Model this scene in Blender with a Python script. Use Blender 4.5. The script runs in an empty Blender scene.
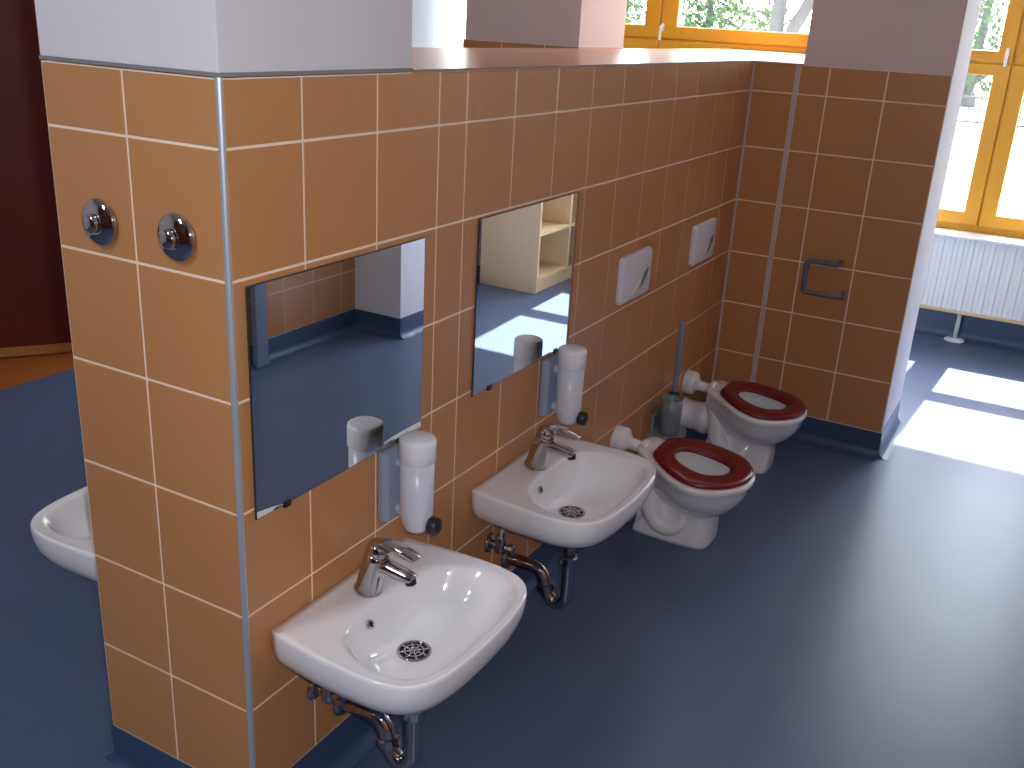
import bpy, math, random
from mathutils import Vector, Matrix
random.seed(7)
scene = bpy.context.scene
COL = scene.collection
PI = math.pi

# ------------------------------------------------------------------ materials
def s2l(c):
    return tuple(((x / 12.92) if x <= 0.04045 else ((x + 0.055) / 1.055) ** 2.4) for x in (v / 255 for v in c)) + (1,)

def mat(name, rgb, rough=0.5, metal=0.0, spec=0.5, noise=0.0, nscale=8.0, bump=0.0, bscale=60.0, coat=0.0, trans=0.0, sub=0.0):
    m = bpy.data.materials.new(name); m.use_nodes = True
    nt = m.node_tree; b = nt.nodes['Principled BSDF']
    col = s2l(rgb)
    b.inputs['Base Color'].default_value = col
    b.inputs['Roughness'].default_value = rough
    b.inputs['Metallic'].default_value = metal
    b.inputs['Specular IOR Level'].default_value = spec
    b.inputs['Coat Weight'].default_value = coat
    b.inputs['Coat Roughness'].default_value = 0.06
    b.inputs['Transmission Weight'].default_value = trans
    if sub:
        b.inputs['Subsurface Weight'].default_value = sub
        b.inputs['Subsurface Radius'].default_value = (.02, .02, .02)
    tc = nt.nodes.new('ShaderNodeTexCoord')
    if noise:
        n = nt.nodes.new('ShaderNodeTexNoise'); n.inputs['Scale'].default_value = nscale
        n.inputs['Detail'].default_value = 4
        nt.links.new(tc.outputs['Object'], n.inputs['Vector'])
        mx = nt.nodes.new('ShaderNodeMix'); mx.data_type = 'RGBA'
        mx.inputs['A'].default_value = tuple(max(0, c * (1 - noise)) for c in col[:3]) + (1,)
        mx.inputs['B'].default_value = tuple(min(1, c * (1 + noise)) for c in col[:3]) + (1,)
        nt.links.new(n.outputs['Fac'], mx.inputs['Factor'])
        nt.links.new(mx.outputs['Result'], b.inputs['Base Color'])
    if bump:
        n2 = nt.nodes.new('ShaderNodeTexNoise'); n2.inputs['Scale'].default_value = bscale
        n2.inputs['Detail'].default_value = 3
        nt.links.new(tc.outputs['Object'], n2.inputs['Vector'])
        bp = nt.nodes.new('ShaderNodeBump'); bp.inputs['Strength'].default_value = bump
        bp.inputs['Distance'].default_value = 0.002
        nt.links.new(n2.outputs['Fac'], bp.inputs['Height'])
        nt.links.new(bp.outputs['Normal'], b.inputs['Normal'])
    return m

def glass_mat():
    m = bpy.data.materials.new('window_glass'); m.use_nodes = True
    nt = m.node_tree; nt.nodes.clear()
    o = nt.nodes.new('ShaderNodeOutputMaterial'); mix = nt.nodes.new('ShaderNodeMixShader')
    t = nt.nodes.new('ShaderNodeBsdfTransparent'); g = nt.nodes.new('ShaderNodeBsdfGlossy')
    t.inputs['Color'].default_value = (.96, .98, .97, 1); g.inputs['Roughness'].default_value = .02
    mix.inputs['Fac'].default_value = .05
    nt.links.new(t.outputs[0], mix.inputs[1])
    nt.links.new(g.outputs[0], mix.inputs[2]); nt.links.new(mix.outputs[0], o.inputs['Surface'])
    return m

def wood_mat(name, a, b_, rough=.5):
    m = bpy.data.materials.new(name); m.use_nodes = True
    nt = m.node_tree; b = nt.nodes['Principled BSDF']; b.inputs['Roughness'].default_value = rough
    tc = nt.nodes.new('ShaderNodeTexCoord'); mp = nt.nodes.new('ShaderNodeMapping')
    mp.inputs['Scale'].default_value = (18, 18, 1.2)
    n = nt.nodes.new('ShaderNodeTexNoise'); n.inputs['Scale'].default_value = 2; n.inputs['Detail'].default_value = 5
    mx = nt.nodes.new('ShaderNodeMix'); mx.data_type = 'RGBA'
    mx.inputs['A'].default_value = s2l(a); mx.inputs['B'].default_value = s2l(b_)
    nt.links.new(tc.outputs['Object'], mp.inputs['Vector']); nt.links.new(mp.outputs[0], n.inputs['Vector'])
    nt.links.new(n.outputs['Fac'], mx.inputs['Factor']); nt.links.new(mx.outputs['Result'], b.inputs['Base Color'])
    return m

M = dict(
    tile=mat('orange_tile', (193, 136, 87), .32, noise=.10, nscale=2.2, bump=.05, bscale=14),
    grout=mat('pale_grout', (246, 226, 208), .9),
    joint=mat('grey_silicone', (200, 186, 182), .6),
    core=mat('plaster_core', (200, 196, 196), .9),
    white=mat('white_paint', (222, 220, 226), .8, bump=.05, bscale=90),
    bouncewhite=mat('white_paint_warm_bounce', (228, 206, 202), .8, bump=.05, bscale=90),  # white paint with the warm bounced light tinted into its colour
    ceil=mat('ceiling_paint', (235, 235, 235), .9),
    floor=mat('blue_vinyl', (82, 96, 127), .36, spec=.24, noise=.09, nscale=3.5, bump=.06, bscale=9),
    cove=mat('blue_cove', (58, 80, 116), .4, noise=.05, nscale=5),
    brownfloor=mat('brown_vinyl', (170, 96, 42), .35, noise=.08),
    alu=mat('brushed_aluminium', (196, 202, 212), .38, .55),
    trimgrey=mat('grey_edge_trim', (136, 134, 136), .5, .1),
    edgetan=mat('tan_edge_trim', (150, 132, 118), .45, .2),
    ledge=mat('ledge_tile', (214, 158, 122), .30, noise=.06, nscale=3, spec=.3, coat=.05),
    ceramic=mat('white_ceramic', (238, 237, 242), .07, spec=.6, coat=.5),
    chrome=mat('chrome', (190, 188, 190), .06, 1.0),
    darkchrome=mat('dark_strainer_gap', (25, 25, 26), .5),
    mirror=mat('silvered_mirror', (236, 240, 240), .004, 1.0),
    mirroredge=mat('mirror_edge', (52, 62, 58), .3),
    plastic=mat('white_plastic', (236, 236, 242), .3, sub=.1),
    cap=mat('frosted_cap', (238, 241, 250), .35, sub=.25),
    bottle=mat('frosted_bottle', (226, 230, 246), .30, trans=.12, sub=.2),
    backplate=mat('grey_blue_plastic', (150, 165, 190), .35),
    black=mat('black_rubber', (32, 36, 40), .45),
    seat=mat('dark_red_plastic', (118, 16, 27), .24, coat=.1),
    water=mat('toilet_water', (190, 205, 215), .02, spec=.8),
    flush=mat('flush_plate_white', (226, 226, 236), .25),
    green=mat('emblem_green', (120, 140, 40), .4),
    swoosh=mat('emblem_pale', (245, 240, 225), .4),
    lilac=mat('emblem_lilac', (170, 170, 205), .4),
    greyplastic=mat('dark_grey_plastic', (112, 108, 118), .35),
    cup=mat('frosted_cup', (150, 160, 170), .3, trans=.3),
    tray=mat('brush_tray', (140, 150, 150), .35),
    handle=mat('brush_handle', (140, 138, 150), .3),
    bristle=mat('brush_bristle', (40, 70, 64), .8),
    yellow=wood_mat('yellow_frame_paint', (196, 140, 14), (206, 150, 22), .38),
    metalwhite=mat('white_enamel', (222, 228, 232), .35),
    creampipe=mat('cream_pipe', (214, 190, 140), .4),
    sill=mat('white_sill', (238, 238, 236), .3),
    red=mat('dark_red_lacquer', (104, 26, 14), .5, noise=.1, nscale=2),
    rearpaint=mat('red_brown_paint', (84, 42, 30), .8),
    tan=mat('tan_wood_strip', (190, 136, 74), .5),
    beech=wood_mat('pale_beech', (214, 186, 146), (224, 198, 160), .5),
    greypost=mat('grey_blue_paint', (120, 134, 156), .4),
    ground=mat('pale_sand', (168, 162, 150), .95, noise=.25, nscale=.5),
    bark=mat('grey_bark', (82, 80, 80), .9, noise=.3, nscale=6),
    leaf=mat('green_leaf', (62, 92, 48), .6, noise=.35, nscale=1.5),
    fence=mat('dark_fence', (60, 66, 62), .6),
    render=mat('facade', (220, 214, 200), .9),
)
M['glass'] = glass_mat()
def frosted_mat():
    m = bpy.data.materials.new('frosted_glass'); m.use_nodes = True; nt = m.node_tree; nt.nodes.clear()
    o = nt.nodes.new('ShaderNodeOutputMaterial'); t = nt.nodes.new('ShaderNodeBsdfTranslucent'); t.inputs['Color'].default_value = (.92,.95,.95,1)
    nt.links.new(t.outputs[0], o.inputs['Surface']); return m
M['frosted'] = frosted_mat()

# ------------------------------------------------------------------ mesh builder
class MB:
    def __init__(self): self.v = []; self.f = []; self.m = []; self.mats = []; self.sm = []
    def mi(self, m):
        if m not in self.mats: self.mats.append(m)
        return self.mats.index(m)
    def add(self, vs, fs, m, smooth=False):
        b = len(self.v); self.v += [tuple(p) for p in vs]; k = self.mi(m)
        for f in fs:
            self.f.append(tuple(b + i for i in f)); self.m.append(k); self.sm.append(smooth)
    def box(self, lo, hi, m, bev=0.0):
        x0, y0, z0 = lo; x1, y1, z1 = hi
        if bev <= 0:
            vs = [(x0,y0,z0),(x1,y0,z0),(x1,y1,z0),(x0,y1,z0),(x0,y0,z1),(x1,y0,z1),(x1,y1,z1),(x0,y1,z1)]
            self.add(vs, [(0,3,2,1),(4,5,6,7),(0,1,5,4),(1,2,6,5),(2,3,7,6),(3,0,4,7)], m); return
        import bmesh
        bm = bmesh.new(); bmesh.ops.create_cube(bm, size=1)
        for v in bm.verts:
            v.co = Vector(((x0+x1)/2 + v.co.x*(x1-x0), (y0+y1)/2 + v.co.y*(y1-y0), (z0+z1)/2 + v.co.z*(z1-z0)))
        bev = min(bev, .45*min(x1-x0, y1-y0, z1-z0))
        bmesh.ops.bevel(bm, geom=bm.edges[:], offset=bev, segments=2, profile=.6, affect='EDGES')
        bm.verts.index_update()
        self.add([v.co[:] for v in bm.verts], [tuple(v.index for v in f.verts) for f in bm.faces], m); bm.free()
    def rings(self, rings, m, cap0=True, cap1=True, smooth=True, closed=True):
        n = len(rings[0]); vs = [p for r in rings for p in r]; fs = []
        for i in range(len(rings)-1):
            for j in range(n if closed else n-1):
                a = i*n+j; b = i*n+(j+1) % n
                fs.append((a, b, b+n, a+n))
        self.add(vs, fs, m, smooth)
        base = len(self.v) - len(vs); k = self.mi(m)
        if cap0: self.f.append(tuple(base+j for j in range(n-1, -1, -1))); self.m.append(k); self.sm.append(False)
        if cap1: self.f.append(tuple(base+(len(rings)-1)*n+j for j in range(n))); self.m.append(k); self.sm.append(False)
    def lathe(self, prof, m, origin=(0,0,0), axis=(0,0,1), n=32, smooth=True, cap0=True, cap1=True):
        ax = Vector(axis).normalized(); t = Vector((1,0,0)) if abs(ax.x) < .9 else Vector((0,1,0))
        u = ax.cross(t).normalized(); w = ax.cross(u); o = Vector(origin)
        rs = []
        for r, h in prof:
            rs.append([o + ax*h + (u*math.cos(2*PI*j/n) + w*math.sin(2*PI*j/n))*r for j in range(n)])
        self.rings(rs, m, cap0, cap1, smooth)
    def tube(self, pts, r, m, n=14, sub=8, smooth_path=True, flat=1.0, up=None):
        P = [Vector(p) for p in pts]
        R = r if isinstance(r, (list, tuple)) else [r]*len(P)
        if smooth_path and len(P) > 2:
            Q = []; RR = []
            for i in range(len(P)-1):
                p0 = P[max(i-1,0)]; p1 = P[i]; p2 = P[i+1]; p3 = P[min(i+2,len(P)-1)]
                for k in range(sub):
                    t = k/sub
                    Q.append(.5*((2*p1)+(p2-p0)*t+(2*p0-5*p1+4*p2-p3)*t*t+(3*p1-p0-3*p2+p3)*t**3)); RR.append(R[i]*(1-t)+R[i+1]*t)
            Q.append(P[-1]); RR.append(R[-1]); P, R = Q, RR
        rs = []; prev = Vector(up) if up else None
        for i, p in enumerate(P):
            d = (P[min(i+1,len(P)-1)] - P[max(i-1,0)]).normalized()
            if prev is None:
                prev = Vector((0,0,1)) if abs(d.z) < .9 else Vector((1,0,0))
            a = (prev - d*prev.dot(d))
            if a.length < 1e-6: a = d.orthogonal()
            a.normalize(); b = d.cross(a); prev = a
            rs.append([p + (a*math.cos(2*PI*j/n)*flat + b*math.sin(2*PI*j/n))*R[i] for j in range(n)])
        self.rings(rs, m)
    def build(self, name, parent=None, loc=None):
        me = bpy.data.meshes.new(name)
        o0 = Vector(loc) if loc else Vector((0,0,0))
        me.from_pydata([tuple(Vector(p)-o0) for p in self.v], [], self.f)
        for m in self.mats: me.materials.append(m)
        me.polygons.foreach_set('material_index', self.m); me.polygons.foreach_set('use_smooth', self.sm)
        me.update()
        import bmesh
        bm = bmesh.new(); bm.from_mesh(me)
        bmesh.ops.recalc_face_normals(bm, faces=bm.faces); bm.to_mesh(me); bm.free()
        o = bpy.data.objects.new(name, me); COL.objects.link(o); o.location = o0
        if parent: o.parent = parent
        return o

def tag(o, label, cat, group=None, kind=None):
    o['label'] = label; o['category'] = cat
    if group: o['group'] = group
    if kind: o['kind'] = kind
    return o
def struct(o, label, cat): return tag(o, label, cat, kind='structure')
def thing(name, loc, label, cat, group=None):
    o = bpy.data.objects.new(name, None); COL.objects.link(o); o.location = loc; o.empty_display_size = .1
    return tag(o, label, cat, group)
def copy_thing(o, loc, label):
    c = o.copy(); COL.objects.link(c); c.location = loc; c['label'] = label
    for ch in list(o.children):
        d = ch.copy(); COL.objects.link(d); d.parent = c
        for g in list(ch.children):
            e = g.copy(); COL.objects.link(e); e.parent = d
    return c
def spline(pts, n):
    """open Catmull-Rom through 2D/3D pts, n samples"""
    P = [Vector(p) for p in pts]; out = []; L = len(P)-1
    for k in range(n):
        x = k/(n-1)*L; i = min(int(x), L-1); t = x-i
        p0 = P[max(i-1,0)]; p1 = P[i]; p2 = P[i+1]; p3 = P[min(i+2,L)]
        out.append(.5*((2*p1)+(p2-p0)*t+(2*p0-5*p1+4*p2-p3)*t*t+(3*p1-p0-3*p2+p3)*t**3))
    return out
def sym_outline(half, c, n=96):
    """half: points (x>=0,y) from (0,y0) to (0,y1); returns n radial samples around centre c by angle"""
    pts = []
    H = [Vector((x, y, 0)) for x, y in half]
    S = spline(H, 200)
    full = [(p.x, p.y) for p in S] + [(-p.x, p.y) for p in reversed(S[1:-1])]
    res = []
    N = len(full)
    for k in range(n):
        a = 2*PI*k/n; dx, dy = math.cos(a), math.sin(a); best = None
        for i in range(N):
            x1, y1 = full[i][0]-c[0], full[i][1]-c[1]; x2, y2 = full[(i+1)%N][0]-c[0], full[(i+1)%N][1]-c[1]
            ex, ey = x2-x1, y2-y1; den = dx*ey-dy*ex
            if abs(den) < 1e-12: continue
            t = (x1*ey-y1*ex)/den; s = (x1*dy-y1*dx)/den
            if t > 0 and -1e-6 <= s <= 1+1e-6 and (best is None or t > best): best = t
        res.append((c[0]+dx*(best or .01), c[1]+dy*(best or .01)))
    return res
def sstep(a, b, x):
    t = max(0, min(1, (x-a)/(b-a))); return t*t*(3-2*t)

# ------------------------------------------------------------------ tiles
def tiles(mb, O, U, V, Nn, ucuts, vcuts, g=.0046, tile=None, groutm=None, depth=.0015):
    O, U, V, Nn = map(Vector, (O, U, V, Nn)); tile = tile or M['tile']; groutm = groutm or M['grout']
    def P(u, v, d): return O + U*u + V*v - Nn*d
    u0, u1, v0, v1 = ucuts[0], ucuts[-1], vcuts[0], vcuts[-1]
    mb.add([P(u0,v0,depth),P(u1,v0,depth),P(u1,v1,depth),P(u0,v1,depth)], [(0,1,2,3)], groutm)
    h = g/2
    for i in range(len(ucuts)-1):
        for j in range(len(vcuts)-1):
            a, b, c, d = ucuts[i]+h, ucuts[i+1]-h, vcuts[j]+h, vcuts[j+1]-h
            e = .0008
            vs = [P(a,c,depth),P(b,c,depth),P(b,d,depth),P(a,d,depth),P(a+e,c+e,0),P(b-e,c+e,0),P(b-e,d-e,0),P(a+e,d-e,0)]
            mb.add(vs, [(4,5,6,7),(0,1,5,4),(1,2,6,5),(2,3,7,6),(3,0,4,7)], tile)
ZC = [.102,.302,.502,.702,.902,1.102,1.302,1.402]
ZT = 1.406                       # top of the low wall
H = 2.85                         # ceiling
XW = 4.60                        # window wall
YR = -1.885                      # right wall
YL = 2.45                        # left wall
XB = -3.2                        # rear wall
XP0, XP1 = 2.646, 3.09           # piers

# low installation wall
mb = MB()
mb.box((.002, .002, 0), (.5, .384, 1.400), M['core'])
mb.box((.495, .002, 0), (.53, .384, 1.400), M['core'])
mb.box((.53, .002, 0), (4.59, .70, 1.400), M['core'])
tiles(mb, (0,0,0), (1,0,0), (0,0,1), (0,-1,0), [.0075,.177,.375,.573,.674,.873,1.074,1.271,1.469,1.669,1.866,2.065,2.264,2.463,2.646], ZC)
tiles(mb, (0,0,0), (0,1,0), (0,0,1), (-1,0,0), [.0075,.2005,.386], ZC)
tiles(mb, (0,.386,0), (1,0,0), (0,0,1), (0,1,0), [.010,.1,.3,.53], ZC)
tiles(mb, (0,.702,0), (1,0,0), (0,0,1), (0,1,0), [.53]+[.6+.2*i for i in range(20)], ZC)
part = struct(mb.build('wall_partition'), 'low orange tiled wall carrying the mirrors, basins and flush plates', 'wall')
# glossy ledge on the low wall
mb = MB()
mb.box((.478, 0, 1.400), (.531, .386, ZT), M['ledge'], .001)
mb.box((.53, 0, 1.400), (4.59, .702, ZT), M['ledge'], .001)
struct(mb.build('trim_1'), 'glossy tiled ledge on top of the low orange wall', 'ledge')
# metal corner and edge profiles
mb = MB()
prof = []
for k in range(9):
    a = PI/2*k/8; prof.append((.007-.0082*math.cos(a), .007-.0082*math.sin(a)))
ring = lambda z: [(x, y, z) for x, y in prof] + [(.0075, .0005, z), (.0075, .0075, z), (.0005, .0075, z)]
mb.rings([ring(.10), ring(1.404)], M['alu'], smooth=False)
struct(mb.build('trim_2'), 'bright metal corner profile at the near corner of the orange wall', 'trim')
mb = MB()
mb.box((-.001, -.0012, 1.4035), (.479, .012, 1.4095), M['trimgrey'])
mb.box((.479, -.001, 1.4025), (2.65, .004, ZT+.0005), M['edgetan'])
mb.box((-.0012, -.001, 1.4035), (.012, .386, 1.4095), M['trimgrey'])
struct(mb.build('trim_3'), 'grey metal strip along the top edge of the orange tiles', 'trim')

# pillar on the near end
mb = MB()
mb.box((.0008, .0008, 1.409), (.478, .386, H), M['white'], .002)
struct(mb.build('wall_pillar'), 'white pillar standing on the near end of the tiled wall', 'wall')

# pier at the back, on the right of the toilets
mb = MB()
mb.box((XP0+.002, -.673, 0), (XP1, -.182, H), M['white'])
mb.box((XP0+.002, -.2, 0), (XP1, .01, 1.400), M['core'])
mb.box((XP0, -.678, 1.402), (XP0+.01, -.182, H), M['bouncewhite'])
mb.box((XP0+.0016, -.678, 0), (XP1, -.668, H), M['white'], .001)
tiles(mb, (XP0,0,0), (0,-1,0), (0,0,1), (-1,0,0), [0,.158], ZC)
tiles(mb, (XP0,0,0), (0,-1,0), (0,0,1), (-1,0,0), [.172,.276,.473,.6775], ZC)
mb.box((XP0-.0006, -.008, .102), (XP0+.004, .0, 1.402), M['joint'])
mb.box((XP0-.0005, -.173, .102), (XP0+.004, -.157, 1.402), M['joint'])
mb.box((XP0-.001, -.182, 1.400), (XP1, .0, ZT), M['ledge'])
struct(mb.build('wall_pier'), 'orange tiled pier with white upper wall behind the far toilet', 'wall')
# pier in the room beyond, left of the first
mb = MB()
ya, yb = .71, 1.245
mb.box((XP0+.002, ya+.002, 0), (XP1, yb, 1.412), M['core'])
mb.box((XP0, ya, 1.412), (XP1, yb-.006, H), M['bouncewhite'])
zc2 = ZC[:-1] + [1.412]
tiles(mb, (XP0-.004,0,0), (0,1,0), (0,0,1), (-1,0,0), [ya-.004,.86,1.06,1.245], zc2)
tiles(mb, (0,ya-.004,0), (1,0,0), (0,0,1), (0,-1,0), [XP0-.004,2.846,3.046,3.09], zc2)
mb.box((XP0-.003, yb-.001, 0), (XP1, yb+.003, 1.412), M['tile'])
struct(mb.build('wall_far_pier'), 'tiled pier of the room beyond the low wall', 'wall')
# piers opposite, seen in the near mirror
mb = MB()
mb.box((2.712, YR, 0), (3.11, -1.607, H), M['white'], .002)
struct(mb.build('wall_opposite_pier'), 'white pier by the right wall, reflected in the near mirror', 'wall')

# shell
mb = MB(); mb.box((XB, YR-.1, -.12), (XW+.25, YL, 0), M['floor'])
struct(mb.build('floor'), 'satin blue vinyl floor', 'floor')
mb = MB(); mb.box((XB, YL, -.12), (XW+.25, 5.0, -.001), M['brownfloor'])
struct(mb.build('floor_hall'), 'brown vinyl floor beyond the red door', 'floor')
mb = MB(); mb.box((XB-.1, YR-.1, H), (XW+.25, 5.1, H+.1), M['ceil'])
struct(mb.build('ceiling'), 'white ceiling', 'ceiling')
mb = MB()
mb.box((XB, YR-.1, 0), (XW+.25, YR, H), M['white'])
tiles(mb, (0,YR+.004,0), (1,0,0), (0,0,1), (0,1,0), [XB]+[-3.0+.2*i for i in range(28)]+[2.6,2.712], ZC)
mb.box((XB, YR-.001, 1.402), (2.712, YR+.006, 1.410), M['trimgrey'])
struct(mb.build('wall_right'), 'orange tiled wall opposite the basins, reflected in the near mirror', 'wall')
mb = MB()
mb.box((XB, YL, 0), (.2, YL+.12, H), M['white']); mb.box((1.90, YL, 0), (3.6, YL+.12, H), M['white'])
mb.box((3.5, YL+.12, 0), (3.6, 3.4, H), M['white']); mb.box((3.5, 3.4, 0), (XW+.25, 3.5, H), M['white'])
mb.box((.2, YL, 2.12), (1.90, YL+.12, H), M['white'])
struct(mb.build('wall_left'), 'white wall of the room beyond the low wall', 'wall')
mb = MB(); mb.box((XB-.1, YR-.1, 0), (XB, 5.1, H), M['rearpaint'])
struct(mb.build('wall_rear'), 'dark red brown wall behind the viewer', 'wall')
mb = MB()
mb.box((XB, 5.0, 0), (XW+.25, 5.1, H), M['white']); mb.box((XW+.15, YL+.12, 0), (XW+.25, 5.0, H), M['white'])
struct(mb.build('wall_hall'), 'plain wall of the hall beyond the red door', 'wall')

# window wall with two openings
W1 = (-1.49, -.02); W2 = (.20, 1.97); W3 = (2.20, 3.36); WZ = (.572, 2.60)
mb = MB()
X2 = XW+.25
mb.box((XW, YR-.1, 0), (X2, 3.4, WZ[0]), M['white'])
mb.box((XW, YR-.1, WZ[1]), (X2, 3.4, H), M['white'])
for a, b in ((YR-.1, W1[0]), (W1[1], W2[0]), (W2[1], W3[0]), (W3[1], 3.4)):
    mb.box((XW, a, WZ[0]), (X2, b, WZ[1]), M['white'])
struct(mb.build('wall_window'), 'outer wall with the yellow windows', 'wall')

def window(name, y0, y1, mull, tz, label, handles):
    fx0, fx1 = XW+.005, XW+.075
    mb = MB(); Y = M['yellow']
    z0, z1 = WZ
    mb.box((fx0, y0, z0), (fx1, y1, z0+.045), Y, .004)
    mb.box((fx0, y0, z1-.045), (fx1, y1, z1), Y, .004)
    mb.box((fx0, y0, z0), (fx1, y0+.04, z1), Y, .004); mb.box((fx0, y1-.04, z0), (fx1, y1, z1), Y, .004)
    mc = (tz[0]+tz[1])/2
    mb.box((fx0, y0, mc-.02), (fx1, y1, mc+.02), Y, .004)
    for a, b in mull:
        c = (a+b)/2; mb.box((fx0+.004, c-.012, z0), (fx1, c+.012, z1), Y, .003)
    root = struct(mb.build(name), label, 'window')
    # casements
    edges = [y0+.04] + [v for m_ in mull for v in m_] + [y1-.04]
    bounds = [y0+.035] + [(a+b)/2 for a, b in mull for _ in (0, 1)] + [y1-.035]
    for i in range(0, len(edges), 2):
        g0, g1 = edges[i], edges[i+1]; s0, s1 = bounds[i], bounds[i+1]
        if i == 0: g0 = y0+.085
        if i == len(edges)-2: g1 = y1-.085
        s0 += .004 if i else 0; s1 -= .004 if i < len(edges)-2 else 0
        for (gz0, gz1, sz0, sz1) in ((z0+.108, tz[0], z0+.04, mc-.003), (tz[1], z1-.1, mc+.003, z1-.04)):
            mb = MB(); cx0, cx1 = XW-.006, XW+.055
            mb.box((cx0, s0, sz0), (cx1, s1, gz0), Y, .006); mb.box((cx0, s0, gz1), (cx1, s1, sz1), Y, .006)
            mb.box((cx0, s0, gz0-.006), (cx1, g0, gz1+.006), Y, .006); mb.box((cx0, g1, gz0-.006), (cx1, s1, gz1+.006), Y, .006)
            f = mb.build('casement', root)
            mb = MB(); mb.box((XW+.028, g0-.004, gz0-.004), (XW+.034, g1+.004, gz1+.004), M['glass']); mb.build('pane', f)
    for hy, hz in handles:
        mb = MB(); x = XW-.006
        mb.box((x-.006, hy-.009, hz-.020), (x, hy+.009, hz+.020), M['metalwhite'], .003)
        mb.tube([(x-.003,hy,hz+.005),(x-.030,hy,hz+.005),(x-.034,hy,hz-.004),(x-.034,hy,hz-.07)], .0075, M['metalwhite'], sub=4)
        mb.build('handle', root)
window('window_1', W1[0], W1[1], [(-.81,-.656)], (1.36,1.478), 'tall yellow framed window above the radiator at the right', [(-.700,1.475)])
window('window_2', W2[0], W2[1], [(1.035,1.235)], (1.365,1.508), 'yellow framed window above the ledge of the low wall', [(1.118,1.50)])
mb = MB(); zz = WZ  # frosted window and its niche, added to make this far end bright white
for y0, y1, z0, z1 in ((W3[0],W3[1],zz[0],zz[0]+.06),(W3[0],W3[1],zz[1]-.06,zz[1]),(W3[0],W3[0]+.06,zz[0],zz[1]),(W3[1]-.06,W3[1],zz[0],zz[1])):
    mb.box((XW+.005, y0, z0), (XW+.07, y1, z1), M['metalwhite'], .004)
w3 = struct(mb.build('added_window'), 'added white frosted window giving bright white at the end of the room beyond the low wall', 'window')
mb = MB(); mb.box((XW+.03, W3[0]+.055, zz[0]+.055), (XW+.036, W3[1]-.055, zz[1]-.055), M['frosted']); mb.build('frosted_pane', w3)
mb = MB(); mb.box((XW-.14, -1.50, .560), (XW+.02, .0, .574), M['sill'], .003)
struct(mb.build('trim_4'), 'white window sill above the radiator', 'sill')

# coved baseboards
def cove(mb, p, q, n, h=.102, r=.035, m=None):
    """strip along p->q on a wall whose outward normal is n"""
    m = m or M['cove']; p = Vector(p); q = Vector(q); n = Vector(n)
    prof = [(0.0, h), (.003, h)] + [(.003+r-r*math.cos(a), r-r*math.sin(a)+.0005) for a in [PI/2*k/6 for k in range(7)]] + [(.004+r, 0), (0, 0)]
    r0 = [p+n*a+Vector((0,0,b)) for a, b in prof]; r1 = [q+n*a+Vector((0,0,b)) for a, b in prof]
    mb.rings([r0, r1], m, smooth=False)
mb = MB()
cove(mb, (0,0,0), (XP0,0,0), (0,-1,0)); cove(mb, (0,.386,0), (0,0,0), (-1,0,0)); cove(mb, (0,.386,0), (.53,.386,0), (0,1,0)); cove(mb, (.53,.702,0), (4.59,.702,0), (0,1,0))
struct(mb.build('baseboard_partition'), 'blue coved skirting at the foot of the low orange wall', 'baseboard')
mb = MB()
cove(mb, (XP0,.0,0), (XP0,-.681,0), (-1,0,0)); cove(mb, (XP0-.003,-.678,0), (XP1,-.678,0), (0,-1,0))
struct(mb.build('baseboard_pier'), 'blue coved skirting around the tiled pier', 'baseboard')
mb = MB(); cove(mb, (XW,YR,0), (XW,0,0), (-1,0,0), .134); cove(mb, (XW,.70,0), (XW,YL,0), (-1,0,0), .134)
struct(mb.build('baseboard_window'), 'blue coved skirting under the radiator', 'baseboard')
mb = MB()
cove(mb, (XB,YR+.004,0), (2.712,YR+.004,0), (0,1,0)); cove(mb, (3.11,YR,0), (XW,YR,0), (0,1,0))
cove(mb, (2.712,YR,0), (2.712,-1.604,0), (-1,0,0)); cove(mb, (2.709,-1.607,0), (3.11,-1.607,0), (0,1,0)); cove(mb, (3.11,YR,0), (3.11,-1.604,0), (1,0,0))
struct(mb.build('baseboard_right'), 'blue coved skirting along the right wall and its pier', 'baseboard')
mb = MB()
cove(mb, (XB,YL,0), (.2,YL,0), (0,-1,0)); cove(mb, (1.9,YL,0), (3.6,YL,0), (0,-1,0)); cove(mb, (XB,YR,0), (XB,YL,0), (1,0,0))
struct(mb.build('baseboard_left'), 'blue coved skirting along the left and rear walls', 'baseboard')

# red door, standing open
d = Vector((-.812, .584, 0)); nn = Vector((-.584, -.812, 0)); hp = Vector((1.872, 2.452, 0))
mb = MB()
def dbox(u0, u1, z0, z1, t0, t1, m):
    vs = [hp+d*u+nn*t+Vector((0,0,z)) for z in (z0,z1) for u, t in ((u0,t0),(u1,t0),(u1,t1),(u0,t1))]
    mb.add(vs, [(0,3,2,1),(4,5,6,7),(0,1,5,4),(1,2,6,5),(2,3,7,6),(3,0,4,7)], m)
dbox(0, .95, .045, 2.1, -.045, 0, M['red'])
door = struct(mb.build('door_1'), 'dark red door standing open beyond the low wall at the left', 'door')
mb = MB(); dbox(0, .95, .004, .046, -.045, .001, M['tan']); mb.build('bottom_strip', door)
mb = MB(); dbox(.87, .89, 1.0, 1.06, 0, .05, M['alu']); dbox(.78, .89, 1.02, 1.04, .045, .06, M['alu']); mb.build('handle', door)

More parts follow.
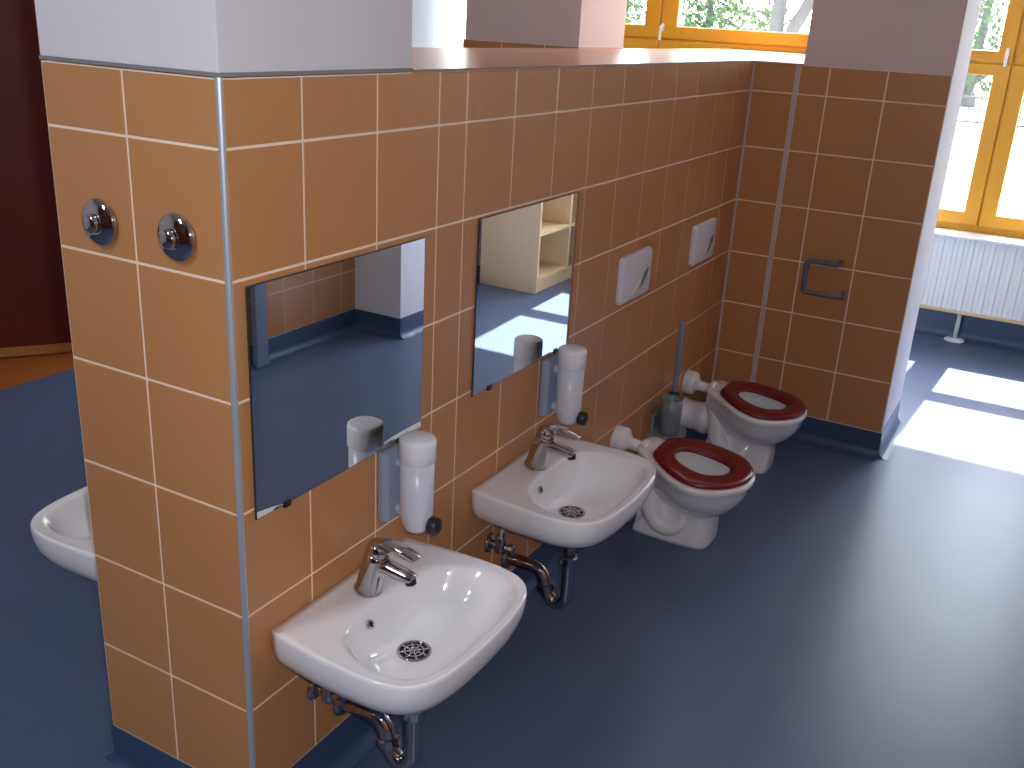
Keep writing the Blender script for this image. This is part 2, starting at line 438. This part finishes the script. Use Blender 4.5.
# ------------------------------------------------------------------ mirrors
def mirror(loc, w, h, label):
    root = thing('wall_mirror', loc, label, 'mirror', 'frameless mirrors over the basins')
    mb = MB(); mb.box((-w/2, -.004, -h/2), (w/2, -.001, h/2), M['mirroredge'])
    e = .0015
    mb.add([(-w/2+e,-.0045,-h/2+e),(w/2-e,-.0045,-h/2+e),(w/2-e,-.0045,h/2-e),(-w/2+e,-.0045,h/2-e)], [(0,1,2,3)], M['mirror'])
    mb.build('mirror_glass', root)
    for sx in (-.17, .17):
        mb = MB(); mb.box((sx-.008, -.0075, -h/2-.006), (sx+.008, .001, -h/2+.006), M['black'], .001); mb.build('clip', root)
    return root
mir = mirror((.280, 0, .8865), .494, .409, 'frameless mirror above the near basin, its glass showing only blue floor and white pier')
mir2 = copy_thing(mir, (.980, 0, .8935), 'frameless mirror above the second basin, its glass showing the beech shelf')

# ------------------------------------------------------------------ washbasins
ZB = .445
def basin(loc, label, group='white washbasins'):
    root = thing('washbasin', loc, label, 'washbasin', group)
    half = [(0,0),(.10,0),(.200,0),(.2085,-.004),(.214,-.04),(.221,-.10),(.2235,-.155),(.2245,-.205),(.221,-.25),(.207,-.292),(.178,-.320),(.135,-.336),(.08,-.344),(.04,-.346),(0,-.347)]
    c = (0,-.185); N = 112
    out = sym_outline(half, c, N)
    bh = [(0,-.098),(.06,-.099),(.11,-.105),(.15,-.122),(.176,-.155),(.192,-.20),(.191,-.25),(.175,-.291),(.135,-.314),(.07,-.322),(0,-.324)]
    bo = sym_outline(bh, c, N)
    dr = (-.004,-.176); m = M['ceramic']
    def ring(pts, z): return [(x, y, z if not callable(z) else z(x, y)) for x, y in pts]
    def scale(pts, sx, sy, y0=0): return [(x*sx, y0+(y-y0)*sy) for x, y in pts]
    def lerp(a, b, t): return [(p[0]*(1-t)+q[0]*t, p[1]*(1-t)+q[1]*t) for p, q in zip(a, b)]
    R = []
    # underside -> skirt -> rim -> bowl -> drain
    for sx, sy, z in ((.10,.55,-.112),(.30,.62,-.112),(.54,.72,-.109),(.73,.83,-.101),(.86,.905,-.088),(.94,.955,-.071),(.98,.984,-.052),(.996,.997,-.031),(1.0,1.0,-.010)):
        R.append(ring(scale(out, sx, sy), z))
    R.append(ring(scale(out,.997,.997), -.003)); R.append(ring(scale(out,.988,.99), 0.0))
    for t in (.15,.5,.85): R.append(ring(lerp(scale(out,.988,.99), bo, t), -.001-.002*t))
    R.append(ring(bo, -.0045))
    drl = [(dr[0]+.028*math.cos(2*PI*k/N), dr[1]+.028*math.sin(2*PI*k/N)) for k in range(N)]
    for t, z in ((.03,-.009),(.07,-.018),(.12,-.030),(.19,-.046),(.28,-.062),(.4,-.076),(.55,-.086),(.75,-.093),(1,-.097)):
        R.append(ring(lerp(bo, drl, t), z))
    mb = MB(); mb.rings(R, m, cap0=True, cap1=True)
    mb.build('bowl', root)
    mb = MB()
    mb.lathe([(.0335,-.0975),(.034,-.094),(.031,-.0925),(.0285,-.094),(.0280,-.0965)], M['chrome'], (dr[0],dr[1],0), n=32, cap0=False, cap1=False)
    mb.lathe([(.0,-.0962),(.0286,-.0962)], M['darkchrome'], (dr[0],dr[1],0), n=32, cap0=False, cap1=False)
    st = mb.build('drain_strainer', root)
    mb = MB()
    for k in range(8):
        a = 2*PI*k/8; ca, sa = math.cos(a), math.sin(a)
        mb.tube([(dr[0]+ca*.004,dr[1]+sa*.004,-.0945),(dr[0]+ca*.0292,dr[1]+sa*.0292,-.0945)], .0026, M['chrome'], n=6)
    for rr in (.0095, .019):
        mb.tube([(dr[0]+rr*math.cos(2*PI*k/20),dr[1]+rr*math.sin(2*PI*k/20),-.0945) for k in range(21)], .002, M['chrome'], n=6, smooth_path=False)
    mb.lathe([(.0045,-.096),(.0045,-.0925),(.002,-.092)], M['chrome'], (dr[0],dr[1],0), n=12)
    mb.build('strainer_grid', st)
    mb = MB()   # overflow hole in the back of the bowl
    mb.lathe([(.0095,0),(.0095,.004),(.0065,.005),(.006,.001)], M['chrome'], (-.055,-.1075,-.032), (0,-1,.55), n=20, cap1=False)
    mb.lathe([(.0062,.0022),(.001,.0022)], M['darkchrome'], (-.055,-.1075,-.032), (0,-1,.55), n=20, cap0=False)
    mb.build('overflow', root)
    return root
b1 = basin((.266, -.001, ZB), 'white washbasin nearest the viewer, under the first mirror')
b2 = copy_thing(b1, (.958, -.001, ZB), 'white washbasin between the near basin and the toilets')
b3 = copy_thing(b1, (.275, .387, ZB), 'white washbasin on the far side of the low wall, mostly hidden at the left')
b3.rotation_euler = (0, 0, PI)

# ------------------------------------------------------------------ taps
def tap(loc, label):
    root = thing('mixer_tap', loc, label, 'tap', 'chrome mixer taps')
    C = M['chrome']
    mb = MB()
    mb.lathe([(.0285,0),(.0295,.003),(.0285,.006),(.0265,.012),(.0255,.05),(.0245,.082),(.0235,.092),(.016,.096)], C, (0,0,0), (0,-.27,1), n=36)
    mb.build('body', root)
    mb = MB()
    mb.tube([(0,-.014,.064),(0,-.038,.068),(0,-.07,.065),(0,-.100,.061),(0,-.106,.059)], [.020,.0180,.0160,.0138,.0115], C, n=20, flat=.80)
    sp = mb.build('spout', root)
    mb = MB(); mb.lathe([(.0105,0),(.0105,.010),(.0075,.0105)], M['darkchrome'], (0,-.099,.058), (0,-.2,-1), n=20); mb.build('aerator', sp)
    mb = MB()
    mb.lathe([(.0240,0),(.0244,.006),(.0232,.016),(.016,.023),(.004,.0255)], C, (0,-.0250,.0925), (0,-.32,1), n=36)
    mb.tube([(0,-.016,.108),(0,-.042,.118),(0,-.078,.116),(0,-.110,.108),(0,-.115,.106)], [.0165,.0160,.0150,.0130,.006], C, n=20, flat=.48, up=(0,0,1))
    mb.build('lever', root)
    return root
t1 = tap((.268, -.062, ZB-.002), 'chrome lever tap on the near washbasin')
t2 = copy_thing(t1, (.960, -.062, ZB-.002), 'chrome lever tap on the second washbasin')

# ------------------------------------------------------------------ bottle traps
def trap(loc, label):
    root = thing('siphon_trap', loc, label, 'drain trap', 'chrome traps under the basins')
    C = M['chrome']; zt = ZB-.112-.16    # local origin at z=.16 on the wall
    mb = MB(); mb.tube([(0,-.178,.188),(0,-.178,.06)], .016, C, n=20); mb.build('tailpipe', root)
    mb = MB()
    mb.tube([(0,-.178,.085),(0,-.178,-.015),(0,-.175,-.042),(0,-.158,-.060),(0,-.140,-.060),(0,-.124,-.042),(0,-.116,-.015),(0,-.105,.010),(0,-.085,.023),(0,-.05,.024),(0,-.02,.024),(0,.003,.024)], .0180, C, n=20); mb.build('bend_pipe', root)
    mb = MB(); mb.lathe([(.020,0),(.0235,.003),(.0235,.024),(.020,.027)], C, (0,-.178,.062), n=10, smooth=False); mb.build('nut', root)
    mb = MB(); mb.lathe([(.020,0),(.0235,.003),(.0235,.020),(.020,.023)], C, (0,-.121,-.036), (0,.25,1), n=10, smooth=False); mb.build('nut', root)
    mb = MB(); mb.lathe([(.033,0),(.034,.003),(.028,.009),(.018,.011)], C, (0,.001,.024), (0,-1,0), n=28); mb.build('wall_flange', root)
    return root
s1 = trap((.262, -.002, .134), 'chrome drain trap hanging under the near washbasin')
s2 = copy_thing(s1, (.954, -.002, .138), 'chrome drain trap hanging under the second washbasin')
def valve(loc, label):
    root = thing('angle_valve', loc, label, 'valve', 'chrome angle valves under the basins')
    C = M['chrome']
    mb = MB(); mb.lathe([(.026,0),(.0265,.003),(.018,.008),(.009,.009)], C, (0,.001,0), (0,-1,0), n=24); mb.build('wall_flange', root)
    mb = MB(); mb.tube([(0,0,0),(0,-.030,0)], .0105, C, n=16); mb.lathe([(.013,-.016),(.014,-.012),(.014,.018),(.011,.024),(.010,.034)], C, (0,-.032,0), n=16); mb.build('body', root)
    mb = MB(); mb.lathe([(.008,0),(.008,.006),(.0125,.008),(.0135,.012),(.0125,.022),(.009,.024)], C, (0,-.046,0), (0,-1,0), n=10, smooth=False); mb.build('knob', root)
    mb = MB(); mb.tube([(0,-.032,.03),(.002,-.034,.045),(.012,-.045,.06),(.018,-.050,.070)], .0055, M['alu'], n=12); mb.build('hose', root)
    return root
v1 = valve((.178, -.002, .245), 'chrome angle valve on the tiles under the near washbasin')
v2 = copy_thing(v1, (.853, -.002, .253), 'chrome angle valve on the tiles under the second washbasin')

# ------------------------------------------------------------------ soap dispensers
def soap(loc, label):
    root = thing('soap_dispenser', loc, label, 'soap dispenser', 'soap dispensers by the mirrors')
    mb = MB()
    mb.box((-.042,-.024,-.090), (.042,0,.064), M['backplate'], .008)
    mb.build('back_plate', root)
    y = -.068
    mb = MB(); mb.lathe([(.008,-.109),(.020,-.105),(.029,-.092),(.0335,-.070),(.0345,-.062),(.0338,-.060),(.0345,-.056),(.0350,.06)], M['bottle'], (0,y,0), n=40); mb.build('bottle', root)
    mb = MB(); mb.lathe([(.0355,.050),(.0378,.052),(.0378,.091),(.0365,.098),(.032,.101),(.002,.1015)], M['cap'], (0,y,0), n=40); mb.build('cap', root)
    for bz in (.035, -.07):
        mb = MB(); mb.tube([(0,-.02,bz),(0,y,bz)], .012, M['plastic'], n=12); mb.build('bracket', root)
    mb = MB(); mb.lathe([(.008,0),(.009,.014),(.0175,.016),(.0185,.022),(.0175,.034),(.014,.037),(.002,.038)], M['black'], (0,y-.017,-.086), (.10,-1,.0), n=24); mb.build('push_knob', root)
    return root
so1 = soap((.419, -.001, .616), 'frosted soap dispenser with black knob beside the near mirror and basin')
so2 = copy_thing(so1, (1.119, -.001, .618), 'frosted soap dispenser with black knob above the second basin')

# ------------------------------------------------------------------ chrome push buttons on the end face
def button(loc, label):
    root = thing('push_button', loc, label, 'push button', 'chrome push buttons on the end of the wall')
    mb = MB(); mb.lathe([(.0375,0),(.0385,.002),(.0385,.006),(.037,.009),(.031,.0125),(.021,.0155),(.0175,.016)], M['chrome'], (0,0,0), (-1,0,0), n=48); mb.build('rosette', root)
    mb = MB(); mb.lathe([(.0155,.013),(.0155,.023),(.0135,.026),(.008,.0275),(.001,.028)], M['chrome'], (0,0,0), (-1,0,0), n=36); mb.build('plunger', root)
    return root
bt1 = button((-.0005, .275, 1.158), 'round chrome push button nearer the left edge of the end wall')
bt2 = copy_thing(bt1, (-.0005, .101, 1.159), 'round chrome push button nearer the metal corner profile')

# ------------------------------------------------------------------ flush plates
def plate(loc, label):
    root = thing('flush_plate', loc, label, 'flush plate', 'white flush plates above the toilets')
    w, h = .115, .0705
    def oct_(s, y, c=.010):
        a, b = w*s, h*s
        return [(-a,y,-b+c),(-a+c,y,-b),(a-c,y,-b),(a,y,-b+c),(a,y,b-c),(a-c,y,b),(-a+c,y,b),(-a,y,b-c)]
    mb = MB(); mb.rings([oct_(1,0),oct_(1,-.008),oct_(.985,-.0125),oct_(.93,-.0165),oct_(.90,-.017)], M['flush'], smooth=False); mb.build('plate', root)
    mb = MB()
    g = 9
    vs = []; fs = []
    for i in range(g):
        for j in range(g):
            u = -1+2*i/(g-1); v = -1+2*j/(g-1)
            vs.append((u*w*.86, -.0175-.006*(1-u*u)*(1-v*v*.6), v*h*.84))
    for i in range(g-1):
        for j in range(g-1): a = i*g+j; fs.append((a,a+g,a+g+1,a+1))
    mb.add(vs, fs, M['flush'], True)
    ring = [k for k in range(g)] ; b = [(u*w*.87, -.0165, v*h*.855) for u, v in ((-1,-1),(1,-1),(1,1),(-1,1))]
    mb.add(b + [(p[0]*.99, -.0178, p[2]*.985) for p in b], [(0,1,5,4),(1,2,6,5),(2,3,7,6),(3,0,4,7)], M['flush'])
    mb.build('rocker', root)
    mb = MB()
    def leafshape(cx, cz, L, W, ang, m, y):
        pts = []
        for k in range(13):
            t = k/12; s = math.sin(PI*t)**.8
            pts.append((t, s))
        up = [(L*(t-.5), W*s) for t, s in pts]; dn = [(L*(t-.5), -W*.5*s) for t, s in pts[::-1]]
        ca, sa = math.cos(ang), math.sin(ang)
        mb.add([(cx+x*ca-z*sa, y, cz+x*sa+z*ca) for x, z in up+dn[1:-1]], [tuple(range(len(up+dn[1:-1])))], m)
    leafshape(.040, -.012, .082, .017, .75, M['green'], -.0242)
    leafshape(-.010, -.028, .11, .015, .50, M['swoosh'], -.0238)
    leafshape(-.02, -.042, .08, .008, .35, M['lilac'], -.0236)
    mb.build('emblem', root)
    return root
p1 = plate((1.656, -.001, .796), 'white flush plate with green emblem above the nearer toilet')
p2 = copy_thing(p1, (2.282, -.001, .798), 'white flush plate with green emblem above the toilet by the pier')

# ------------------------------------------------------------------ toilets
def lift(y): return .026*sstep(-.34, -.14, y)+.010*sstep(-.150, -.110, y)
def toilet(loc, label):
    root = thing('toilet', loc, label, 'toilet', 'low white toilets with red seats')
    N = 96; c = (0,-.28); m = M['ceramic']
    rim = sym_outline([(0,-.090),(.040,-.091),(.055,-.098),(.078,-.130),(.118,-.184),(.154,-.241),(.169,-.302),(.158,-.356),(.122,-.404),(.066,-.441),(.03,-.452),(0,-.455)], c, N)
    base = sym_outline([(0,-.112),(.055,-.112),(.072,-.116),(.080,-.14),(.086,-.22),(.083,-.29),(.078,-.33),(.062,-.352),(.035,-.359),(0,-.360)], (0,-.24), N)
    neck = sym_outline([(0,-.135),(.03,-.136),(.040,-.15),(.050,-.20),(.068,-.26),(.074,-.31),(.064,-.345),(.036,-.359),(0,-.362)], (0,-.26), N)
    hole = sym_outline([(0,-.185),(.035,-.192),(.075,-.225),(.098,-.28),(.095,-.34),(.065,-.392),(.03,-.41),(0,-.414)], c, N)
    sump = [(.035*math.cos(2*PI*k/N), -.30+.05*math.sin(2*PI*k/N)) for k in range(N)]
    def mix(a, b, t): return [(p[0]*(1-t)+q[0]*t, p[1]*(1-t)+q[1]*t) for p, q in zip(a, b)]
    def sc(p, s): return [(x*s, -.28+(y+.28)*s) for x, y in p]
    def R(p, z, l=0): return [(x, y, z+l*lift(y)) for x, y in p]
    rs = [R(base,0), R(base,.012), R(mix(base,neck,.15),.035), R(mix(base,neck,.6),.075), R(neck,.104), R(mix(neck,rim,.06),.112), R(mix(neck,rim,.30),.124,.2),
          R(mix(neck,rim,.55),.143,.4), R(mix(neck,rim,.75),.168,.7), R(mix(neck,rim,.88),.195,.9), R(sc(rim,.965),.215,1), R(sc(rim,.99),.220,1), R(rim,.227,1), R(sc(rim,.998),.234,1), R(sc(rim,.975),.2375,1),
          R(mix(rim,hole,.5),.237,1), R(sc(hole,1.02),.236,1), R(hole,.230,1), R(mix(hole,sump,.15),.19,.5), R(mix(hole,sump,.45),.145), R(mix(hole,sump,.8),.115), R(sump,.10)]
    mb = MB(); mb.rings(rs, m)
    for s in (-1, 1):     # moulded trapway on either side
        mb.tube([(s*.020,-.135,.225),(s*.040,-.150,.165),(s*.062,-.165,.10),(s*.074,-.195,.055),(s*.076,-.235,.045),(s*.070,-.265,.060),(s*.055,-.285,.10)], [.034,.038,.036,.030,.026,.022,.015], m, n=20)
    # raked back web between trap and floor
    mb.add([(-.060,-.112,0),(.060,-.112,0),(.045,-.145,.20),(-.045,-.145,.20),(-.085,-.25,0),(.085,-.25,0),(.05,-.22,.16),(-.05,-.22,.16)],
           [(0,1,2,3),(0,3,7,4),(1,5,6,2),(4,7,6,5),(3,2,6,7)], m)
    mb.build('bowl', root)
    mb = MB(); mb.add([(x, y, .150) for x, y in mix(hole,sump,.42)], [tuple(range(N))], M['water']); mb.build('water', root)
    so = sym_outline([(0,-.150),(.05,-.151),(.074,-.157),(.095,-.175),(.126,-.210),(.148,-.255),(.156,-.305),(.142,-.36),(.106,-.408),(.055,-.438),(.025,-.446),(0,-.448)], c, N)
    si = sym_outline([(0,-.207),(.030,-.213),(.055,-.240),(.067,-.285),(.064,-.325),(.044,-.362),(.02,-.376),(0,-.379)], c, N)
    z0 = .2395
    rs = [R(mix(so,si,.04),z0,1), R(so,z0+.004,1), R(so,z0+.010,1), R(mix(so,si,.06),z0+.0145,1), R(mix(so,si,.25),z0+.017,1), R(mix(so,si,.6),z0+.0165,1), R(mix(so,si,.9),z0+.013,1), R(si,z0+.009,1), R(mix(so,si,.985),z0+.002,1), R(mix(so,si,.96),z0,1), R(mix(so,si,.04),z0,1)]
    mb = MB(); mb.rings(rs, M['seat'], cap0=False, cap1=False); mb.build('seat', root)
    for s in (-1, 1):
        mb = MB(); mb.lathe([(.012,0),(.012,.012),(.009,.015)], M['seat'], (s*.045,-.160,.235), n=16); mb.build('hinge', root)
    mb = MB(); mb.tube([(0,-.01,.262),(0,-.112,.252)], .0185, M['plastic'], n=24); mb.build('flush_pipe', root)
    mb = MB(); mb.lathe([(.042,0),(.043,.004),(.043,.034),(.040,.041),(.026,.043),(.0235,.052),(.019,.053)], M['plastic'], (0,.001,.263), (0,-1,-.06), n=32); mb.build('wall_sleeve', root)
    mb = MB(); mb.lathe([(.030,0),(.032,.01),(.030,.022),(.019,.026)], m, (0,-.118,.252), (0,1,.05), n=28); mb.build('inlet_collar', root)
    mb = MB(); mb.lathe([(.062,0),(.062,.012),(.056,.016),(.055,.07),(.060,.076),(.060,.105),(.05,.112),(.048,.14)], M['plastic'], (0,.001,.135), (0,-1,0), n=36); mb.build('waste_pipe', root)
    return root
w1 = toilet((1.645, -.001, 0), 'white toilet with open red seat ring next to the second washbasin')
w2 = copy_thing(w1, (2.302, -.001, 0), 'white toilet with open red seat ring in the corner by the tiled pier')

# ------------------------------------------------------------------ brush set, paper holder
br = thing('toilet_brush_set', (2.005, -.001, .165), 'wall mounted toilet brush with frosted cup between the two toilets', 'toilet brush')
mb = MB()
pts = [(-.075,0),(-.075,-.045)] + [(-.075*math.cos(a), -.055-.060*math.sin(a)) for a in [PI*k/12 for k in range(13)]] + [(.075,-.045),(.075,0)]
mb.rings([[(x,y,0) for x,y in pts],[(x,y,.013) for x,y in pts]], M['tray'], smooth=False); mb.box((-.045,-.012,0),(.045,0,.075),M['tray'],.003); mb.build('wall_tray', br)
mb = MB(); mb.lathe([(.030,.012),(.035,.016),(.0365,.09),(.037,.142),(.034,.143),(.033,.12),(.032,.02)], M['cup'], (-.022,-.062,0), n=36, cap1=True); mb.build('cup', br)
mb = MB(); mb.tube([(.045,-.045,.12),(.042,-.045,.375),(.042,-.045,.392)], [.0105,.0115,.007], M['handle'], n=16); mb.build('handle', br)
mb = MB(); mb.lathe([(.012,.013),(.022,.020),(.025,.09),(.020,.135),(.011,.145)], M['bristle'], (.045,-.045,0), n=24); mb.build('brush_head', br)

ph = thing('toilet_paper_holder', (XP0, -.368, .66), 'empty dark grey toilet paper holder on the tiled pier', 'paper holder')
mb = MB()
x = -.046
mb.tube([(-.001,-.055,.062),(-.030,-.055,.062),(x,-.050,.062),(x,-.030,.062),(x,.035,.062),(x,.053,.056),(x,.055,.040),(x,.055,-.035),(x,.052,-.050),(x,.035,-.056),(x,-.075,-.056),(x,-.092,-.053),(x,-.095,-.030)], .0100, M['greyplastic'], n=14, sub=5)
mb.build('rail', ph)
mb = MB(); mb.lathe([(.012,0),(.013,.002),(.012,.006),(.008,.007)], M['greyplastic'], (0,-.055,.062), (-1,0,0), n=24); mb.build('rosette', ph)

# ------------------------------------------------------------------ radiator
ra = thing('radiator', (XW-.06, -.53, .166), 'white ribbed panel radiator under the right window', 'radiator')
L = .93
mb = MB()
npf = 19; pr_ = []
for k in range(npf):
    y = -L*k/npf; w_ = L/npf
    pr_ += [(-.050, y), (-.050, y-w_*.40), (-.042, y-w_*.52), (-.042, y-w_*.88)]
pr_ += [(-.050, -L), (-.035, -L), (-.035, 0)]
mb.rings([[(x,y,.012) for x,y in pr_],[(x,y,.405) for x,y in pr_]], M['metalwhite'], smooth=False)
mb.build('front_panel', ra)
mb = MB(); mb.box((-.052,-L-.004,.398),(.045,.004,.416),M['metalwhite'],.003); mb.build('top_cover', ra)
mb = MB(); mb.box((-.034,-L,.012),(.045,0,.398),M['metalwhite'],.003); mb.build('body', ra)
mb = MB(); mb.box((-.048,-L,-.006),(.03,.0,.012),M['creampipe'],.004); mb.build('bottom_rail', ra)
mb = MB(); mb.tube([(.01,-.215,-.004),(.01,-.215,-.155)], .011, M['metalwhite'], n=16); mb.lathe([(.052,0),(.052,.006),(.046,.011),(.013,.015)], M['metalwhite'], (.01,-.215,-.166), n=32); mb.build('floor_stand', ra)

# ------------------------------------------------------------------ shelf seen in the second mirror, post seen in the first
sh = thing('shelf_unit', (3.89, -1.478, 0), 'pale beech open shelf unit standing by the window, seen in the second mirror', 'shelf')
B = M['beech']; D = .385; SL = .69; SH = 1.06; th = .019
def shelf_board(name, lo, hi):
    mb = MB(); mb.box(lo, hi, B, .0015); return mb.build(name, sh)
shelf_board('side_panel', (0,-D,0), (th,0,SH)); shelf_board('side_panel', (SL-th,-D,0), (SL,0,SH))
shelf_board('divider', (.395,-D+.01,.05), (.395+th,-.001,SH-th)); shelf_board('top', (-.005,-D,SH-th), (SL+.005,.004,SH+.004))
shelf_board('plinth', (th,-.03,0), (SL-th,-.012,.07))
for a, b in ((th,.395),(.395+th,SL-th)):
    shelf_board('shelf', (a,-D+.01,.07), (b,-.003,.07+th)); shelf_board('shelf', (a,-D+.01,.335), (b,-.004,.335+th)); shelf_board('shelf', (a,-D+.01,.69), (b,-.004,.69+th))
shelf_board('back_panel', (th,-D,.0), (SL-th,-D+.01,SH-th))
mb = MB(); mb.box((1.975, YR+.01, .0), (2.048, YR+.04, 2.0), M['greypost'], .006)
tag(mb.build('pipe_casing'), 'grey blue pipe casing on the opposite wall, at the left edge of the near mirror', 'pipe casing')

# ------------------------------------------------------------------ outdoors
mb = MB(); mb.box((XW+.25, -60, -.6), (90, 70, -.25), M['ground'])
struct(mb.build('ground'), 'pale sunlit ground outside the windows', 'ground')
def tree(x, y, h, crown, label, fork=False, seed=0, base=2.0, trunk=.16):
    rnd = random.Random(seed)
    root = thing('tree', (x, y, -.25), label, 'tree')
    mb = MB()
    mb.tube([(0,0,0),(.02,.02,base*.4),(0,.12,base*.65),(0,.04,base),(.1,-.1,h*.8)], [trunk*1.3,trunk*1.1,trunk,trunk*.85,trunk*.3], M['bark'], n=12)
    if fork: mb.tube([(0,-.02,base*.42),(-.02,-.20,base*.62),(-.03,-.44,base*.80),(-.1,-1.3,h*.75)], [trunk*.9,trunk*.9,trunk*.8,trunk*.2], M['bark'], n=12)
    for k in range(6):
        a = k*1.05+seed; mb.tube([(0,0,base*(.9+.08*k)),(math.cos(a)*crown*.3,math.sin(a)*crown*.3,base+.5),(math.cos(a)*crown*.65,math.sin(a)*crown*.65,base+1.1)], [trunk*.4,trunk*.25,.02], M['bark'], n=6, sub=3)
    mb.build('trunk', root)
    mb = MB(); vs = []; fs = []
    cl = [(rnd.gauss(0,crown*.42), rnd.gauss(0,crown*.42), base+.2+abs(rnd.gauss(0,1))*(h-base)*.5) for _ in range(26)]
    for k in range(2600):
        cx, cy, cz = rnd.choice(cl); r = crown*.30
        p = Vector((cx+rnd.gauss(0,r), cy+rnd.gauss(0,r), max(base*.75, cz+rnd.gauss(0,r*.8))))
        q = Vector((rnd.gauss(0,1),rnd.gauss(0,1),rnd.gauss(0,1))).normalized(); s = rnd.uniform(.07,.15)
        a = q.orthogonal().normalized(); b = q.cross(a); i = len(vs)
        vs += [p-a*s, p-b*s*.5, p+a*s, p+b*s*.5]; fs.append((i,i+1,i+2,i+3))
    mb.add(vs, fs, M['leaf'])
    mb.build('foliage', root)
tree(17.0, 3.72, 6.5, 1.6, 'tree with forked grey trunk seen through the ledge window', True, 3, 3.0, .13)
tree(27.0, 8.5, 5.0, 1.8, 'bushy green tree left of the forked trunk through the ledge window', False, 5, 1.0, .14)
tree(33.0, 13.6, 5.5, 1.8, 'green tree at the far left of the ledge window', False, 8, 1.0, .14)
tree(32.0, 1.9, 7.0, 2.3, 'green tree behind the fence through the right window', False, 11, .7, .18)
tree(31.0, -6.6, 6.0, 2.2, 'second green tree behind the fence, right of the window mullion', False, 13, .7, .15)
fr = thing('garden_fence', (22.5, -1.0, -.25), 'dark upright bar fence in front of the trees outside the right window', 'fence')
for z in (.18, .68):
    mb = MB(); mb.box((-.02,-6,z),(.02,6,z+.04),M['fence']); mb.build('rail', fr)
for k in range(61):
    y = -6+.2*k; mb = MB(); mb.box((-.012,y-.014,0),(.012,y+.014,.8),M['fence']); mb.build('bar', fr)

# ------------------------------------------------------------------ light
w = bpy.data.worlds.new('sky'); scene.world = w; w.use_nodes = True
nt = w.node_tree; bg = nt.nodes['Background']
sky = nt.nodes.new('ShaderNodeTexSky'); sky.sky_type = 'NISHITA'; sky.sun_disc = False
sky.sun_elevation = math.radians(52); sky.sun_rotation = math.radians(90)
hs = nt.nodes.new('ShaderNodeHueSaturation'); hs.inputs['Saturation'].default_value = .6
nt.links.new(sky.outputs[0], hs.inputs['Color']); nt.links.new(hs.outputs[0], bg.inputs['Color']); bg.inputs['Strength'].default_value = SKY if (SKY := 1.75) else 0
tanE = 1.29
sd = Vector((-1, .055, -tanE)).normalized()
sun = bpy.data.lights.new('sun', 'SUN'); sun.energy = 28; sun.angle = .0093; sun.color = (1, .95, .86)
so = bpy.data.objects.new('sun', sun); COL.objects.link(so); so.rotation_euler = sd.to_track_quat('-Z', 'Y').to_euler()
def portal(y0, y1):
    l = bpy.data.lights.new('window_portal', 'AREA'); l.shape = 'RECTANGLE'; l.size = WZ[1]-WZ[0]; l.size_y = y1-y0
    l.cycles.is_portal = True
    o = bpy.data.objects.new('window_portal', l); COL.objects.link(o)
    o.matrix_world = Matrix.Translation((XW+.10, (y0+y1)/2, (WZ[0]+WZ[1])/2)) @ Matrix(((0,0,1,0),(0,1,0,0),(-1,0,0,0),(0,0,0,1)))
portal(*W1); portal(*W2); portal(*W3)
def area(name, loc, direction, sx, sy, e, color):
    l = bpy.data.lights.new(name, 'AREA'); l.shape = 'RECTANGLE'; l.size = sx; l.size_y = sy; l.energy = e; l.color = color
    o = bpy.data.objects.new(name, l); COL.objects.link(o); o.location = loc
    o.rotation_euler = Vector(direction).to_track_quat('-Z', 'Y').to_euler()
area('ceiling_lamp', (-1.9, .6, H-.02), (0,0,-1), 1.2, .3, 22, (.95, .97, 1))
# ------------------------------------------------------------------ camera
cam = bpy.data.cameras.new('camera'); co = bpy.data.objects.new('camera', cam); COL.objects.link(co)
yaw, pitch, roll, f = .4935, -.3561, .0561, 982.49
F = Vector((math.cos(pitch)*math.cos(yaw), math.cos(pitch)*math.sin(yaw), math.sin(pitch)))
Rr = F.cross(Vector((0,0,1))).normalized(); U = Rr.cross(F)
r = Rr*math.cos(roll)+U*math.sin(roll); u = -Rr*math.sin(roll)+U*math.cos(roll)
cpos = Vector((-1.068, -1.074, 1.5042))
mw = Matrix((r, u, -F)).transposed().to_4x4(); mw.translation = cpos
co.matrix_world = mw
cam.sensor_width = 36; cam.lens = f/1024*36; cam.clip_start = .02; cam.clip_end = 300
scene.camera = co
# the camera's own flash
fl = bpy.data.lights.new('camera_flash', 'AREA'); fl.shape = 'RECTANGLE'; fl.size = .035; fl.size_y = .02; fl.energy = 10.5; fl.color = (.95, .97, 1)
fo = bpy.data.objects.new('camera_flash', fl); COL.objects.link(fo)
fm = mw.copy(); fm.translation = cpos + r*.045 + u*.03; fo.matrix_world = fm

scene.view_settings.view_transform = 'Standard'; scene.view_settings.look = 'None'
scene.view_settings.gamma = 1; scene.view_settings.use_curve_mapping = False
scene.view_settings.exposure = 0.45
scene.cycles.use_denoising = True
scene.cycles.max_bounces = 8; scene.cycles.diffuse_bounces = 5; scene.cycles.transparent_max_bounces = 12
scene.cycles.caustics_reflective = False; scene.cycles.caustics_refractive = False
scene.cycles.sample_clamp_indirect = 6
